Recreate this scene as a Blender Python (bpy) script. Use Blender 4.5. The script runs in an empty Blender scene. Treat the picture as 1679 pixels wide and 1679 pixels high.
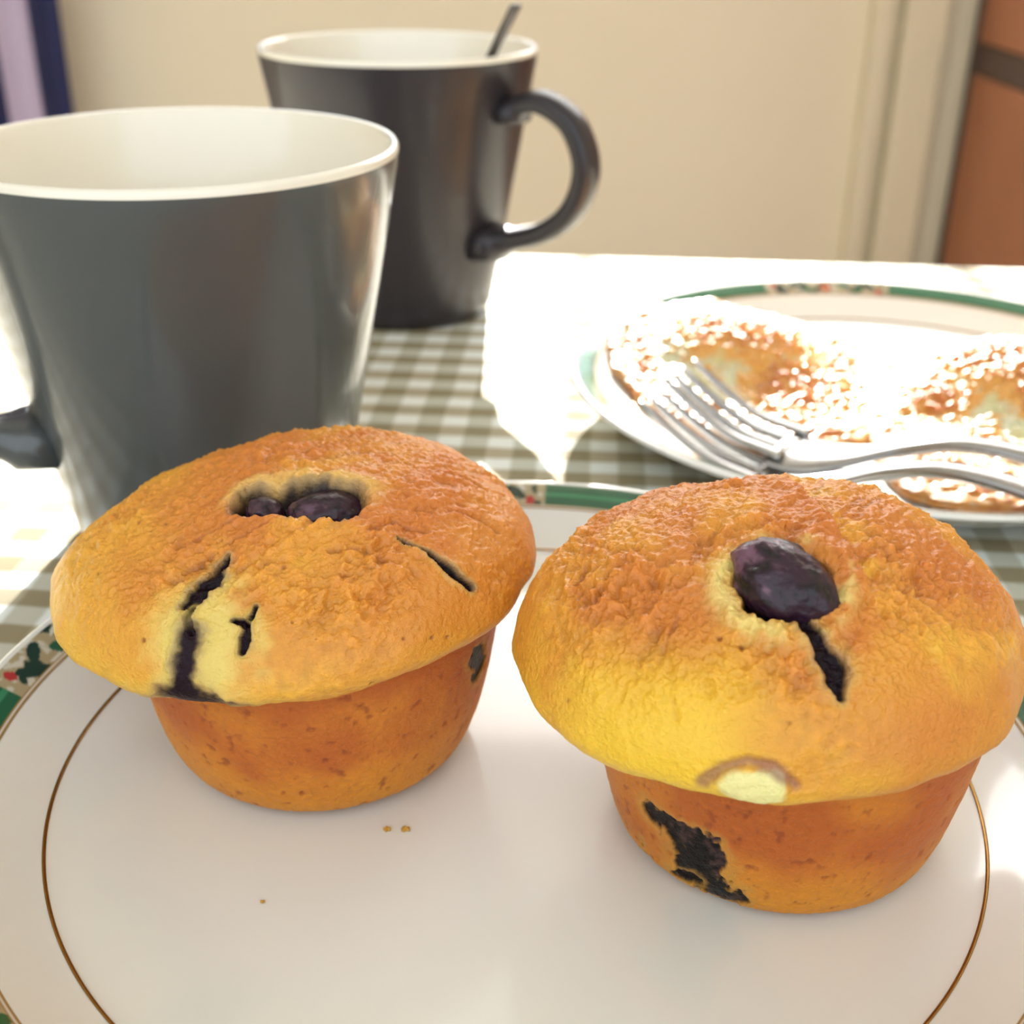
import bpy, bmesh, math, random
import numpy as np
from mathutils import Vector, Matrix, Euler
random.seed(4); rng = np.random.RandomState(7)
S = bpy.context.scene; COL = S.collection
U = 0.145            # one layout unit in metres (camera height above the table)
TZ = 0.75            # table top

# ---------------------------------------------------------------- camera
cam = bpy.data.cameras.new('camera'); co = bpy.data.objects.new('camera', cam); COL.objects.link(co)
cam.sensor_width = 36; cam.lens = 2020 / 1679 * 36
co.location = (0, 0, TZ + U)
TH, RO = math.radians(26.79), math.radians(0.6)
co.rotation_euler = (Matrix.Rotation(math.pi/2 - TH, 4, 'X') @ Matrix.Rotation(RO, 4, 'Z')).to_euler()
cam.clip_start = 0.01
cam.dof.use_dof = True; cam.dof.focus_distance = 0.186; cam.dof.aperture_fstop = 21
S.camera = co

# ---------------------------------------------------------------- light
wd = bpy.data.worlds.new('World'); S.world = wd; wd.use_nodes = True
bg = wd.node_tree.nodes['Background']; bg.inputs[0].default_value = (0.83, 0.92, 1.0, 1); bg.inputs[1].default_value = 2.15
sun = bpy.data.lights.new('sun', 'SUN'); so = bpy.data.objects.new('sun', sun); COL.objects.link(so)
sun.energy = 42; sun.angle = math.radians(0.6); sun.color = (1.0, 0.97, 0.93)
SUN_EL = math.radians(17.8)
sdir = Vector((0.06, 1.0, math.tan(SUN_EL) * 1.0)).normalized()   # towards the sun
so.rotation_euler = sdir.to_track_quat('Z', 'Y').to_euler(); so.location = (0.3, 4, 2.5)
S.view_settings.view_transform = 'Standard'; S.view_settings.look = 'None'
S.view_settings.exposure = 0.0; S.view_settings.gamma = 1.0; S.view_settings.use_curve_mapping = False

# ---------------------------------------------------------------- helpers
def perlin(P, seed=0):
    P = np.asarray(P, float); i = np.floor(P).astype(np.int64); f = P - i
    u = f*f*f*(f*(f*6-15)+10)
    def g(dx, dy, dz):
        h = ((i[:,0]+dx)*374761393 + (i[:,1]+dy)*668265263 + (i[:,2]+dz)*1274126177 + seed*974711) & 0xffffffff
        h = ((h ^ (h >> 13)) * 1274126177) & 0xffffffff; h = h ^ (h >> 16)
        a = (h & 1023)/1023.*2*np.pi; z = ((h >> 10) & 1023)/1023.*2-1; r = np.sqrt(1-z*z)
        return r*np.cos(a)*(f[:,0]-dx) + r*np.sin(a)*(f[:,1]-dy) + z*(f[:,2]-dz)
    L = lambda a, b, t: a + (b-a)*t
    x00 = L(g(0,0,0), g(1,0,0), u[:,0]); x10 = L(g(0,1,0), g(1,1,0), u[:,0])
    x01 = L(g(0,0,1), g(1,0,1), u[:,0]); x11 = L(g(0,1,1), g(1,1,1), u[:,0])
    return L(L(x00, x10, u[:,1]), L(x01, x11, u[:,1]), u[:,2])*1.6
def fbm(P, f, o=3, seed=0):
    s = 0; a = 1; t = 0
    for k in range(o):
        s = s + a*perlin(P*f, seed+k*17); t += a; a *= .5; f *= 2.03
    return s/t
def sst(a, b, x):
    t = np.clip((x-a)/(b-a), 0, 1); return t*t*(3-2*t)
def mix(c, d, t):
    return c + (np.asarray(d)-c)*np.asarray(t)[:,None]
def polydist(P, line):
    """distance to a polyline whose points carry a half width; returns distance minus width ratio"""
    best = np.full(len(P), 1e9); bw = np.zeros(len(P))
    L = [np.array(q) for q in line]
    if len(L) == 1: L = [L[0], L[0] + 1e-6]
    for a, b in zip(L[:-1], L[1:]):
        ab = b[:3]-a[:3]; t = np.clip(((P-a[:3])@ab)/max(ab@ab, 1e-12), 0, 1)
        d = np.linalg.norm(P-a[:3]-t[:,None]*ab, axis=1)
        w = a[3]+(b[3]-a[3])*t if len(a) > 3 else np.full(len(P), .004)
        m = d/w < best/np.where(bw == 0, 1, bw); m = m | (bw == 0)
        best = np.where(m, d, best); bw = np.where(m, w, bw)
    return best, bw

def srgb(r, g, b):
    f = lambda c: (c/255/12.92) if c <= 10 else ((c/255+.055)/1.055)**2.4
    return (f(r), f(g), f(b))
def newmat(name):
    m = bpy.data.materials.new(name); m.use_nodes = True
    return m, m.node_tree.nodes, m.node_tree.links, m.node_tree.nodes['Principled BSDF']
def sset(b, k, v):
    if k in b.inputs: b.inputs[k].default_value = v
def simple(name, col, rough=.5, metal=0., coat=0., spec=.5, bump=None, var=None, sss=0):
    m, N, L, b = newmat(name)
    b.inputs['Base Color'].default_value = (*col, 1); sset(b, 'Roughness', rough); sset(b, 'Metallic', metal)
    sset(b, 'Coat Weight', coat); sset(b, 'Coat Roughness', .06); sset(b, 'Specular IOR Level', spec)
    if sss:
        sset(b, 'Subsurface Weight', sss); sset(b, 'Subsurface Radius', (.004, .003, .002)); sset(b, 'Subsurface Scale', 1.0)
    tc = N.new('ShaderNodeTexCoord')
    if bump:
        n = N.new('ShaderNodeTexNoise'); n.inputs['Scale'].default_value = bump[0]; n.inputs['Detail'].default_value = 4
        bp = N.new('ShaderNodeBump'); bp.inputs['Strength'].default_value = bump[1]; bp.inputs['Distance'].default_value = bump[2]
        L.new(tc.outputs['Object'], n.inputs['Vector']); L.new(n.outputs['Fac'], bp.inputs['Height']); L.new(bp.outputs[0], b.inputs['Normal'])
    if var:
        n2 = N.new('ShaderNodeTexNoise'); n2.inputs['Scale'].default_value = var[0]; n2.inputs['Detail'].default_value = 3
        mx = N.new('ShaderNodeMix'); mx.data_type = 'RGBA'
        mx.inputs['A'].default_value = (*col, 1); mx.inputs['B'].default_value = (*var[1], 1)
        L.new(tc.outputs['Object'], n2.inputs['Vector']); L.new(n2.outputs['Fac'], mx.inputs['Factor']); L.new(mx.outputs['Result'], b.inputs['Base Color'])
    return m
def vcol(name, rough=.5, coat=0., sss=0., radius=(.005,.002,.0008), bump=None, wet=False, spec=.5):
    """material whose colour is the mesh's own colour attribute"""
    m, N, L, b = newmat(name)
    a = N.new('ShaderNodeAttribute'); a.attribute_name = 'Col'; L.new(a.outputs['Color'], b.inputs['Base Color'])
    sset(b, 'Roughness', rough); sset(b, 'Coat Weight', coat); sset(b, 'Coat Roughness', .25); sset(b, 'Specular IOR Level', spec)
    if sss: sset(b, 'Subsurface Weight', sss); sset(b, 'Subsurface Radius', radius); sset(b, 'Subsurface Scale', 1.0)
    if wet:
        w = N.new('ShaderNodeAttribute'); w.attribute_name = 'wet'
        mr = N.new('ShaderNodeMapRange'); mr.inputs['To Min'].default_value = rough; mr.inputs['To Max'].default_value = .4
        mr2 = N.new('ShaderNodeMapRange'); mr2.inputs['To Min'].default_value = spec; mr2.inputs['To Max'].default_value = .12
        mr3 = N.new('ShaderNodeMapRange'); mr3.inputs['To Min'].default_value = coat; mr3.inputs['To Max'].default_value = .06
        L.new(w.outputs['Fac'], mr2.inputs['Value']); L.new(mr2.outputs[0], b.inputs['Specular IOR Level']); L.new(w.outputs['Fac'], mr3.inputs['Value']); L.new(mr3.outputs[0], b.inputs['Coat Weight'])
        L.new(w.outputs['Fac'], mr.inputs['Value']); L.new(mr.outputs[0], b.inputs['Roughness'])
    if bump:
        tc = N.new('ShaderNodeTexCoord'); prev = None
        for sc_, st, di in bump:
            n = N.new('ShaderNodeTexNoise'); n.inputs['Scale'].default_value = sc_; n.inputs['Detail'].default_value = 3
            bp = N.new('ShaderNodeBump'); bp.inputs['Strength'].default_value = st; bp.inputs['Distance'].default_value = di
            L.new(tc.outputs['Object'], n.inputs['Vector']); L.new(n.outputs['Fac'], bp.inputs['Height'])
            if prev: L.new(prev.outputs[0], bp.inputs['Normal'])
            prev = bp
        L.new(prev.outputs[0], b.inputs['Normal'])
    return m

def tag(o, label=None, cat=None, group=None, kind=None):
    for k, v in (('label', label), ('category', cat), ('group', group), ('kind', kind)):
        if v: o[k] = v
    return o
def thing(name, loc, label, cat, group=None, rz=0):
    o = bpy.data.objects.new(name, None); o.empty_display_size = .02; COL.objects.link(o); o.location = loc; o.rotation_euler = (0, 0, rz)
    return tag(o, label, cat, group)
def mesh_obj(name, V, F, mats, parent=None, loc=None, smooth=True, col=None, wet=None, fm=None):
    me = bpy.data.meshes.new(name); V = np.asarray(V, float)
    F = [tuple(f) for f in F] if not isinstance(F, np.ndarray) else F
    if isinstance(F, np.ndarray):
        nf, k = F.shape
        me.vertices.add(len(V)); me.vertices.foreach_set('co', V.ravel().astype(np.float32))
        me.loops.add(nf*k); me.loops.foreach_set('vertex_index', F.ravel().astype(np.int32))
        me.polygons.add(nf); me.polygons.foreach_set('loop_start', np.arange(0, nf*k, k, dtype=np.int32))
        me.update(calc_edges=True)
    else:
        me.from_pydata([tuple(v) for v in V], [], F)
    me.validate()
    for m in (mats if isinstance(mats, (list, tuple)) else [mats]): me.materials.append(m)
    me.polygons.foreach_set('use_smooth', [smooth]*len(me.polygons))
    if fm is not None: me.polygons.foreach_set('material_index', np.asarray(fm, np.int32))
    if col is not None:
        a = me.color_attributes.new('Col', 'FLOAT_COLOR', 'POINT'); c = np.ones((len(V), 4), np.float32); c[:,:3] = np.clip(col, 0, 1)
        a.data.foreach_set('color', c.ravel())
    if wet is not None:
        a = me.attributes.new('wet', 'FLOAT', 'POINT'); a.data.foreach_set('value', np.asarray(wet, np.float32))
    me.update()
    o = bpy.data.objects.new(name, me); COL.objects.link(o)
    if parent: o.parent = parent
    if loc is not None: o.location = loc
    return o
def grid_faces(n, m, close_u=True, off=0):
    """n rings, m per ring"""
    F = []
    i, j = np.meshgrid(np.arange(n-1), np.arange(m if close_u else m-1), indexing='ij')
    j2 = (j+1) % m
    return (np.stack([i*m+j, i*m+j2, (i+1)*m+j2, (i+1)*m+j], -1).reshape(-1, 4)+off)
def lathe(prof, seg):
    """prof: list of (r,z), returns V, F (quads) — ends with r≈0 are tiny rings"""
    t = np.linspace(0, 2*np.pi, seg, endpoint=False)
    V = np.concatenate([np.stack([r*np.cos(t), r*np.sin(t), 0*t+z], 1) for r, z in prof])
    return V, grid_faces(len(prof), seg)
def smooth_prof(pts, n):
    """Catmull-Rom through 2-D points"""
    P = np.array(pts, float); Q = np.vstack([2*P[0]-P[1], P, 2*P[-1]-P[-2]]); out = []
    for k in range(1, len(Q)-2):
        for t in np.linspace(0, 1, n, endpoint=False):
            a, b, c, d = Q[k-1], Q[k], Q[k+1], Q[k+2]
            out.append(.5*((2*b)+(-a+c)*t+(2*a-5*b+4*c-d)*t*t+(-a+3*b-3*c+d)*t**3))
    out.append(P[-1]); return np.array(out)
def box(name, x0, x1, y0, y1, z0, z1, mat, parent=None, bev=0., origin=None):
    bm = bmesh.new(); bmesh.ops.create_cube(bm, size=1)
    for v in bm.verts: v.co = Vector(((x0+x1)/2+v.co.x*(x1-x0), (y0+y1)/2+v.co.y*(y1-y0), (z0+z1)/2+v.co.z*(z1-z0)))
    if bev: bmesh.ops.bevel(bm, geom=bm.edges[:], offset=bev, segments=2, profile=.6, affect='EDGES')
    me = bpy.data.meshes.new(name); bm.to_mesh(me); bm.free(); me.materials.append(mat)
    o = bpy.data.objects.new(name, me); COL.objects.link(o)
    if parent: o.parent = parent
    return o
def wpt(x, y, h=0): return (x*U, y*U, TZ+h*U)

# ---------------------------------------------------------------- materials
M = {}
M['wall'] = simple('wall_paint', srgb(232, 218, 190), .8, bump=(60, .15, .002))
M['ceil'] = simple('ceiling_paint', srgb(235, 230, 220), .9)
M['floor'] = simple('floor_wood', srgb(150, 132, 110), .5, var=(6, srgb(128, 108, 88)))
M['trim'] = simple('cream_paint', srgb(226, 214, 184), .5)
M['frame'] = simple('white_window_paint', srgb(235, 235, 232), .4)
M['brown'] = simple('brown_wood', srgb(168, 108, 74), .5, var=(9, srgb(150, 92, 60)))
M['wood_gap_dark'] = simple('dark_wood_and_gap', srgb(80, 62, 54), .6)  # also colours the strip that stands for the gap's shade
M['glaze_dark'] = simple('dark_grey_glaze', srgb(74, 77, 76), .26, coat=.35, spec=.5)
M['glaze_dark2'] = simple('charcoal_glaze', srgb(46, 41, 44), .36, coat=.12, spec=.35)
M['glaze_white'] = simple('white_glaze', srgb(236, 228, 210), .18, coat=.5)
M['china'] = simple('white_china', srgb(229, 229, 222), .12, coat=.6, spec=.5)
M['gold'] = simple('gold_line', srgb(150, 110, 50), .25, metal=.85)
M['steel'] = simple('stainless_steel', (.36, .355, .35), .2, metal=1.)
M['darksteel'] = simple('dull_steel', (.30, .29, .28), .3, metal=1.)
M['spoonsteel'] = simple('dark_spoon_metal', (.10, .095, .10), .35, metal=1.)  # spoon metal in one even dark tone
M['tablewood'] = simple('table_wood', srgb(150, 110, 75), .5, var=(8, srgb(120, 84, 55)))
M['berry'] = vcol('blueberry_skin', .33, spec=.3, coat=.2, sss=.05, radius=(.002, .001, .002), bump=[(900, .5, .0006)])
M['muffin'] = vcol('baked_crust', .5, coat=.28, sss=.3, radius=(.0022, .0011, .0004), bump=[(420, .25, .0010), (1100, .7, .0007), (2600, .6, .0003)], wet=True, spec=.3)
M['muffinbase'] = vcol('moulded_crust', .55, coat=.08, sss=.3, radius=(.002, .001, .0003), bump=[(900, .6, .0006), (2500, .5, .0003)], wet=True, spec=.25)
M['egg'] = vcol('fried_egg', .45, coat=.08, sss=.3, radius=(.004, .0035, .002), bump=[(350, .5, .001)])
M['band'] = vcol('printed_rim', .15, coat=.6)
M['crumb'] = simple('crumb', srgb(190, 140, 50), .7)
# feature positions on the muffins, in layout units (x, y, height[, width])
STROKES1 = [[(-0.3011, 1.1432, 0.3707, 0.0041), (-0.3071, 1.1285, 0.3635, 0.0088), (-0.3145, 1.116, 0.356, 0.0108), (-0.3249, 1.1031, 0.3464, 0.0115), (-0.3377, 1.0928, 0.3362, 0.0081)], [(-0.329, 1.0879, 0.3352, 0.0041), (-0.333, 1.0804, 0.3281, 0.0041), (-0.3277, 1.0684, 0.3187, 0.0041)], [(-0.3291, 1.0667, 0.3164, 0.0149), (-0.3302, 1.0589, 0.3065, 0.0149), (-0.3353, 1.0509, 0.2909, 0.0135), (-0.3372, 1.0457, 0.274, 0.0135), (-0.3334, 1.0442, 0.2557, 0.0216), (-0.3267, 1.0504, 0.2441, 0.027)], [(-0.2617, 1.0802, 0.3423, 0.0034), (-0.2679, 1.0683, 0.3319, 0.0041)], [(-0.2851, 1.0726, 0.3332, 0.0034), (-0.2755, 1.07, 0.3324, 0.0041), (-0.2688, 1.0649, 0.3286, 0.0054), (-0.2708, 1.0564, 0.3193, 0.0061), (-0.274, 1.0484, 0.3082, 0.0047)], [(-0.1218, 1.1697, 0.3791, 0.002), (-0.098, 1.1598, 0.3696, 0.0034), (-0.0838, 1.1538, 0.3623, 0.0041), (-0.0712, 1.1465, 0.3532, 0.0061), (-0.0585, 1.1428, 0.3438, 0.0061), (-0.0422, 1.1432, 0.332, 0.0047)]]
STROKES2 = [[(0.2677, 0.9735, 0.3995, 0.0081), (0.2764, 0.962, 0.3934, 0.0068), (0.2825, 0.9501, 0.3861, 0.0068), (0.2853, 0.9418, 0.3803, 0.0074), (0.295, 0.9365, 0.3759, 0.0095), (0.2957, 0.9266, 0.3675, 0.0088), (0.2996, 0.9148, 0.3556, 0.0047)], [(0.2262, 0.9865, 0.4021, 0.0034), (0.2298, 0.978, 0.3985, 0.0027)]]
PITS1 = [(-0.4162, 1.2254, 0.3614, 0.0047), (-0.3832, 1.2089, 0.37, 0.0034), (-0.2381, 1.1217, 0.3685, 0.0041), (-0.3796, 1.0765, 0.3033, 0.0041), (-0.2228, 1.0679, 0.3336, 0.0027), (-0.1101, 1.0766, 0.308, 0.0027), (-0.0812, 1.0902, 0.3005, 0.0034), (-0.0651, 1.1004, 0.2948, 0.0034), (-0.1449, 1.0586, 0.2655, 0.0041), (-0.3123, 1.1661, 0.3766, 0.002), (-0.4514, 1.17, 0.328, 0.0027), (-0.1972, 1.0574, 0.3199, 0.002)]
PITS2 = [(0.0555, 0.9818, 0.3002, 0.0041), (0.1515, 0.933, 0.3424, 0.0034), (0.1505, 0.9214, 0.3265, 0.0027), (0.2515, 0.8996, 0.3361, 0.0047), (0.248, 0.897, 0.3315, 0.0034), (0.3043, 0.8908, 0.3191, 0.0047), (0.3304, 0.9291, 0.3654, 0.0034), (0.1935, 0.9646, 0.3841, 0.0047), (0.2116, 0.9537, 0.3814, 0.0034), (0.1298, 0.924, 0.2539, 0.0034), (0.3093, 0.9214, 0.3614, 0.002), (0.1046, 0.9513, 0.3279, 0.002)]
RIDGE1 = [[(-0.1564, 1.1685, 0.384), (-0.1267, 1.1929, 0.387), (-0.0929, 1.1839, 0.377)], [(-0.293, 1.1999, 0.3887), (-0.3362, 1.1808, 0.376), (-0.3826, 1.1447, 0.35)], [(-0.2567, 1.1849, 0.3894), (-0.299, 1.1633, 0.3781), (-0.3474, 1.1337, 0.3564)], [(-0.1924, 1.1405, 0.3767), (-0.1538, 1.1451, 0.3752), (-0.128, 1.1284, 0.3627)], [(-0.0294, 1.3038, 0.3714), (-0.0582, 1.3116, 0.3834), (-0.0994, 1.3011, 0.3952)], [(-0.0142, 1.2286, 0.3545), (-0.0346, 1.2323, 0.3677), (-0.0686, 1.2284, 0.3809)]]
RIDGE2 = [[(0.3003, 1.1896, 0.43), (0.3084, 1.1227, 0.4347), (0.3081, 1.0721, 0.4303), (0.3201, 1.0331, 0.4211)], [(0.0547, 1.0955, 0.3653), (0.04, 1.0804, 0.3493)], [(0.1574, 0.994, 0.389), (0.1484, 0.9799, 0.3782), (0.1382, 0.9621, 0.3618)], [(0.0766, 1.0992, 0.3812), (0.0641, 1.0815, 0.3702)], [(0.1059, 1.0773, 0.3942), (0.082, 1.042, 0.372)], [(0.1499, 0.9295, 0.3372), (0.1517, 0.9198, 0.3249)], [(0.3605, 1.0666, 0.4234), (0.3733, 1.0439, 0.4159), (0.3791, 1.0185, 0.4068)]]
CRATER1 = [(-0.2769, 1.2287, 0.396), (-0.2316, 1.2196, 0.3982), (-0.19, 1.2122, 0.3973)]
BERRY2 = [(0.2565, 1.0091, 0.4144)]
BLISTER = [(0.1764, 0.8945, 0.2734), (0.1931, 0.8913, 0.2924), (0.2146, 0.8886, 0.3019), (0.2356, 0.8844, 0.2986), (0.259, 0.8798, 0.2796)]
BLC = [(0.2056, 0.8865, 0.2779), (0.237, 0.8813, 0.2781)]
YELLOW2 = [(0.1541, 0.9072, 0.3006), (0.2008, 0.8997, 0.3215)]
BSTROKE2 = [[(0.1577, 1.0137, 0.1323, 0.0108), (0.1763, 0.9964, 0.1313, 0.0122), (0.1964, 0.9821, 0.1287, 0.0149), (0.2043, 0.9806, 0.1115, 0.0162), (0.1993, 0.9909, 0.0819, 0.0162), (0.214, 0.9853, 0.0705, 0.0176), (0.2288, 0.9805, 0.0626, 0.0135)], [(0.1475, 1.0423, 0.0796, 0.0034), (0.1505, 1.0468, 0.0616, 0.0034), (0.1589, 1.0442, 0.0484, 0.0034)], [(0.2573, 0.9784, 0.0447, 0.0034), (0.2721, 0.9746, 0.045, 0.0027)], [(0.1831, 1.0121, 0.0574, 0.0054), (0.201, 0.995, 0.0655, 0.0068)]]
BSTROKE1 = [[(-0.0418, 1.1986, 0.2084, 0.0108), (-0.0389, 1.2142, 0.1811, 0.0122)]]
# ---------------------------------------------------------------- the room
YW = 2.0; BLIND_T = .8
BZ = TZ+(YW-.03-1.58*U)*math.tan(SUN_EL)+.006
def struct(o): o['kind'] = 'structure'; return o
struct(box('floor', -1.8, 1.8, -1.6, YW+.1, -.05, 0, M['floor']))
struct(box('ceiling', -1.8, 1.8, -.9, YW+.1, 2.5, 2.55, M['ceil']))
WX0, WX1, WZ0, WZ1 = -1.15, 1.35, .98, 2.2
wb = thing('wall_back', (0, YW, 0), None, None); struct(wb)
def wbx(n, x0, x1, z0, z1, y0=0, y1=.1, m='wall', b=0):
    return box(n, x0, x1, y0, y1, z0, z1, M[m], wb, b)
wbx('wall_panel', -1.8, 1.8, 0, WZ0); wbx('wall_panel', -1.8, 1.8, WZ1, 2.5)
wbx('wall_panel', -1.8, WX0, WZ0, WZ1); wbx('wall_panel', WX1, 1.8, WZ0, WZ1)
struct(box('wall_right', 1.8, 1.85, -1.6, YW+.1, 0, 2.5, M['wall'])); struct(box('wall_left', -1.85, -1.8, -.9, YW+.1, 0, 2.5, M['wall']))  # unseen right wall, lengthened forward to darken that side
struct(box('baseboard_back', -1.8, .55, YW-.015, YW, 0, .09, M['trim'], bev=.003))
win = thing('window_1', (0, YW, 0), None, None); struct(win)
def fb(n, x0, x1, z0, z1, y0=.02, y1=.07, m='frame', b=.002): return box(n, x0, x1, y0, y1, z0, z1, M[m], win, b)
fb('window_frame', WX0, WX0+.05, WZ0, WZ1); fb('window_frame', WX1-.05, WX1, WZ0, WZ1)
fb('window_frame', WX0+.05, WX1-.05, WZ0, WZ0+.05); fb('window_frame', WX0+.05, WX1-.05, WZ1-.05, WZ1)
fb('window_sill', WX0-.04, WX1+.04, WZ0-.03, WZ0, -.05, .1)
def shadow_x(xu, yu):   # where on the window a bar stands whose shadow falls at this table point
    return xu*U + .06*(YW+.045-yu*U)
for xu, yu, w in ((.18, 3.227, .0078), (1.335, 3.63, .012)):
    x = shadow_x(xu, yu); fb('glazing_bar', x-w/2, x+w/2, WZ0+.05, WZ1-.05, .035, .055, b=0)
gm, GN, GL, gb = newmat('window_glass'); GN.remove(gb)
tr = GN.new('ShaderNodeBsdfTransparent'); gl = GN.new('ShaderNodeBsdfGlossy'); gl.inputs['Roughness'].default_value = .02
fr = GN.new('ShaderNodeFresnel'); fr.inputs['IOR'].default_value = 1.45; ms = GN.new('ShaderNodeMixShader')
GL.new(fr.outputs[0], ms.inputs[0]); GL.new(tr.outputs[0], ms.inputs[1]); GL.new(gl.outputs[0], ms.inputs[2]); GL.new(ms.outputs[0], GN['Material Output'].inputs[0])
M['glass'] = gm
box('pane', WX0+.05, WX1-.05, .044, .046, WZ0+.05, WZ1-.05, gm, win)

fb('glazing_bar', WX0+.05, WX1-.05, 1.3235, 1.3250, .035, .05, b=0)  # unseen hairline bar, added to throw a fine shadow line on the cloth
bl = thing('roller_blind', (0, YW-.03, 0), 'white roller blind drawn down over the upper window, above the frame', 'blind')
bmt, BN, BL_, bb = newmat('blind_fabric'); bb.inputs['Base Color'].default_value = (.8, .8, .8, 1); sset(bb, 'Roughness', .9)
btr = BN.new('ShaderNodeBsdfTranslucent'); btr.inputs[0].default_value = (.8, .8, .8, 1); bmx = BN.new('ShaderNodeMixShader'); bmx.inputs[0].default_value = BLIND_T
BL_.new(bb.outputs[0], bmx.inputs[1]); BL_.new(btr.outputs[0], bmx.inputs[2]); BL_.new(bmx.outputs[0], BN['Material Output'].inputs[0])
box('blind_fabric', WX0-.03, WX1+.03, .0, .001, BZ, 2.24, bmt, bl)
box('bottom_bar', WX0-.03, WX1+.03, -.004, .005, BZ-.006, BZ, M['frame'], bl, .001)

# cream painted boards at the right end of the back wall
tr1 = thing('trim_1', (.548, YW, 0), None, None); struct(tr1)
box('trim_board', -.016, .013, -.03, 0, 0, .97, M['trim'], tr1, .004)
box('trim_board', .030, .095, -.035, 0, 0, .97, M['trim'], tr1, .006)

cab = thing('wooden_cabinet', (.685, 1.55, 0), 'brown wooden cabinet with a dark groove standing in the corner right of the cream trim', 'cabinet')
box('carcass', .015, .55, -.5, .42, .06, 1.25, M['brown'], cab, .004)
box('plinth', .03, .54, -.48, .42, 0, .06, M['wood_gap_dark'], cab, .002)
box('side_panel', 0, .015, -.49, .40, .07, .655, M['brown'], cab, .004)
box('side_panel', 0, .015, -.49, .40, .70, 1.2, M['brown'], cab, .004)
box('edge_strip', .003, .015, -.50, .415, .657, .698, M['wood_gap_dark'], cab, .002)
box('gap_shade_strip', -.002, .02, .40, .42, .06, 1.2, M['wood_gap_dark'], cab, .002)  # dark strip in place of the shadowed gap between trim and cabinet

# striped curtain
cur = thing('striped_curtain', (-.878, YW-.09, 0), 'navy and lavender vertically striped curtain hanging at the left beside the beige wall', 'curtain')
n = 240; xs = np.linspace(-.3, .225, n); zs = np.linspace(.30, 2.3, 40)
V = []
for z in zs:
    amp = .022*(1-.2*(z-.3)/2)
    V += [(x, amp*math.sin(x*52)+.006*math.sin(x*17+z*2), z) for x in xs]
V = np.array(V)
cm, CN, CL, cb = newmat('striped_fabric'); sset(cb, 'Roughness', .9)
ctc = CN.new('ShaderNodeTexCoord'); csx = CN.new('ShaderNodeSeparateXYZ'); CL.new(ctc.outputs['Object'], csx.inputs[0])
cmath = CN.new('ShaderNodeMath'); cmath.operation = 'ADD'; cmath.inputs[1].default_value = .3; CL.new(csx.outputs[0], cmath.inputs[0])
cpp = CN.new('ShaderNodeMath'); cpp.operation = 'MODULO'; cpp.inputs[1].default_value = .105; CL.new(cmath.outputs[0], cpp.inputs[0])
cl2 = CN.new('ShaderNodeMath'); cl2.operation = 'LESS_THAN'; cl2.inputs[1].default_value = .048; CL.new(cpp.outputs[0], cl2.inputs[0])
cmx = CN.new('ShaderNodeMix'); cmx.data_type = 'RGBA'; cmx.inputs['A'].default_value = (*srgb(36, 40, 78), 1); cmx.inputs['B'].default_value = (*srgb(196, 178, 200), 1)
CL.new(cl2.outputs[0], cmx.inputs['Factor']); CL.new(cmx.outputs['Result'], cb.inputs['Base Color'])
cf = grid_faces(len(zs), n, False)
cc = mesh_obj('curtain_cloth', V, cf, cm, cur)
sm = cc.modifiers.new('thickness', 'SOLIDIFY'); sm.thickness = .002
t = np.linspace(0, 2*np.pi, 16, endpoint=False)
Vr = np.concatenate([np.stack([0*t+x, .012*np.cos(t), 2.33+.012*np.sin(t)], 1) for x in (-.4, .3)])
mesh_obj('curtain_rod', Vr, [(k, (k+1) % 16, 16+(k+1) % 16, 16+k) for k in range(16)] + [tuple(range(16))[::-1], tuple(range(16, 32))], M['darksteel'], cur)

# ---------------------------------------------------------------- table and cloth
TR = math.radians(-3.72)
tb = thing('dining_table', (.05, .14, 0), 'wooden dining table under the gingham cloth', 'table', rz=TR)
TX, TY0, TY1 = .62, -.42, .404
tc0 = np.array([.05, .14])
box('tabletop', -TX, TX, TY0, TY1-.004, TZ-.03, TZ-.0015, M['tablewood'], tb, .004)
for sx in (-1, 1):
    for yy in (TY0+.07, TY1-.08): box('leg', sx*(TX-.07)-.025, sx*(TX-.07)+.025, yy-.025, yy+.025, 0, TZ-.031, M['tablewood'], tb, .004)
    box('apron', sx*(TX-.07)-.01, sx*(TX-.07)+.01, TY0+.1, TY1-.11, TZ-.11, TZ-.031, M['tablewood'], tb)
gm2, GN, GL, gb = newmat('gingham_cotton'); sset(gb, 'Roughness', .85); sset(gb, 'Specular IOR Level', .2)
gtc = GN.new('ShaderNodeTexCoord'); gs = GN.new('ShaderNodeSeparateXYZ')
gno = GN.new('ShaderNodeTexNoise'); gno.inputs['Scale'].default_value = 70; gno.inputs['Detail'].default_value = 2
gvm = GN.new('ShaderNodeVectorMath'); gvm.operation = 'MULTIPLY_ADD'; gvm.inputs[1].default_value = (.0015, .0015, 0)
GL.new(gtc.outputs['Object'], gno.inputs['Vector']); GL.new(gno.outputs['Color'], gvm.inputs[0]); GL.new(gtc.outputs['Object'], gvm.inputs[2]); GL.new(gvm.outputs[0], gs.inputs[0])
PER = .104*U
def stripe(out, ph):
    a = GN.new('ShaderNodeMath'); a.operation = 'MULTIPLY_ADD'; a.inputs[1].default_value = 2*math.pi/PER; a.inputs[2].default_value = ph; GL.new(out, a.inputs[0])
    s = GN.new('ShaderNodeMath'); s.operation = 'SINE'; GL.new(a.outputs[0], s.inputs[0])
    r = GN.new('ShaderNodeMapRange'); r.inputs['From Min'].default_value = -.18; r.inputs['From Max'].default_value = .18; GL.new(s.outputs[0], r.inputs['Value'])
    return r.outputs[0]
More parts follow.
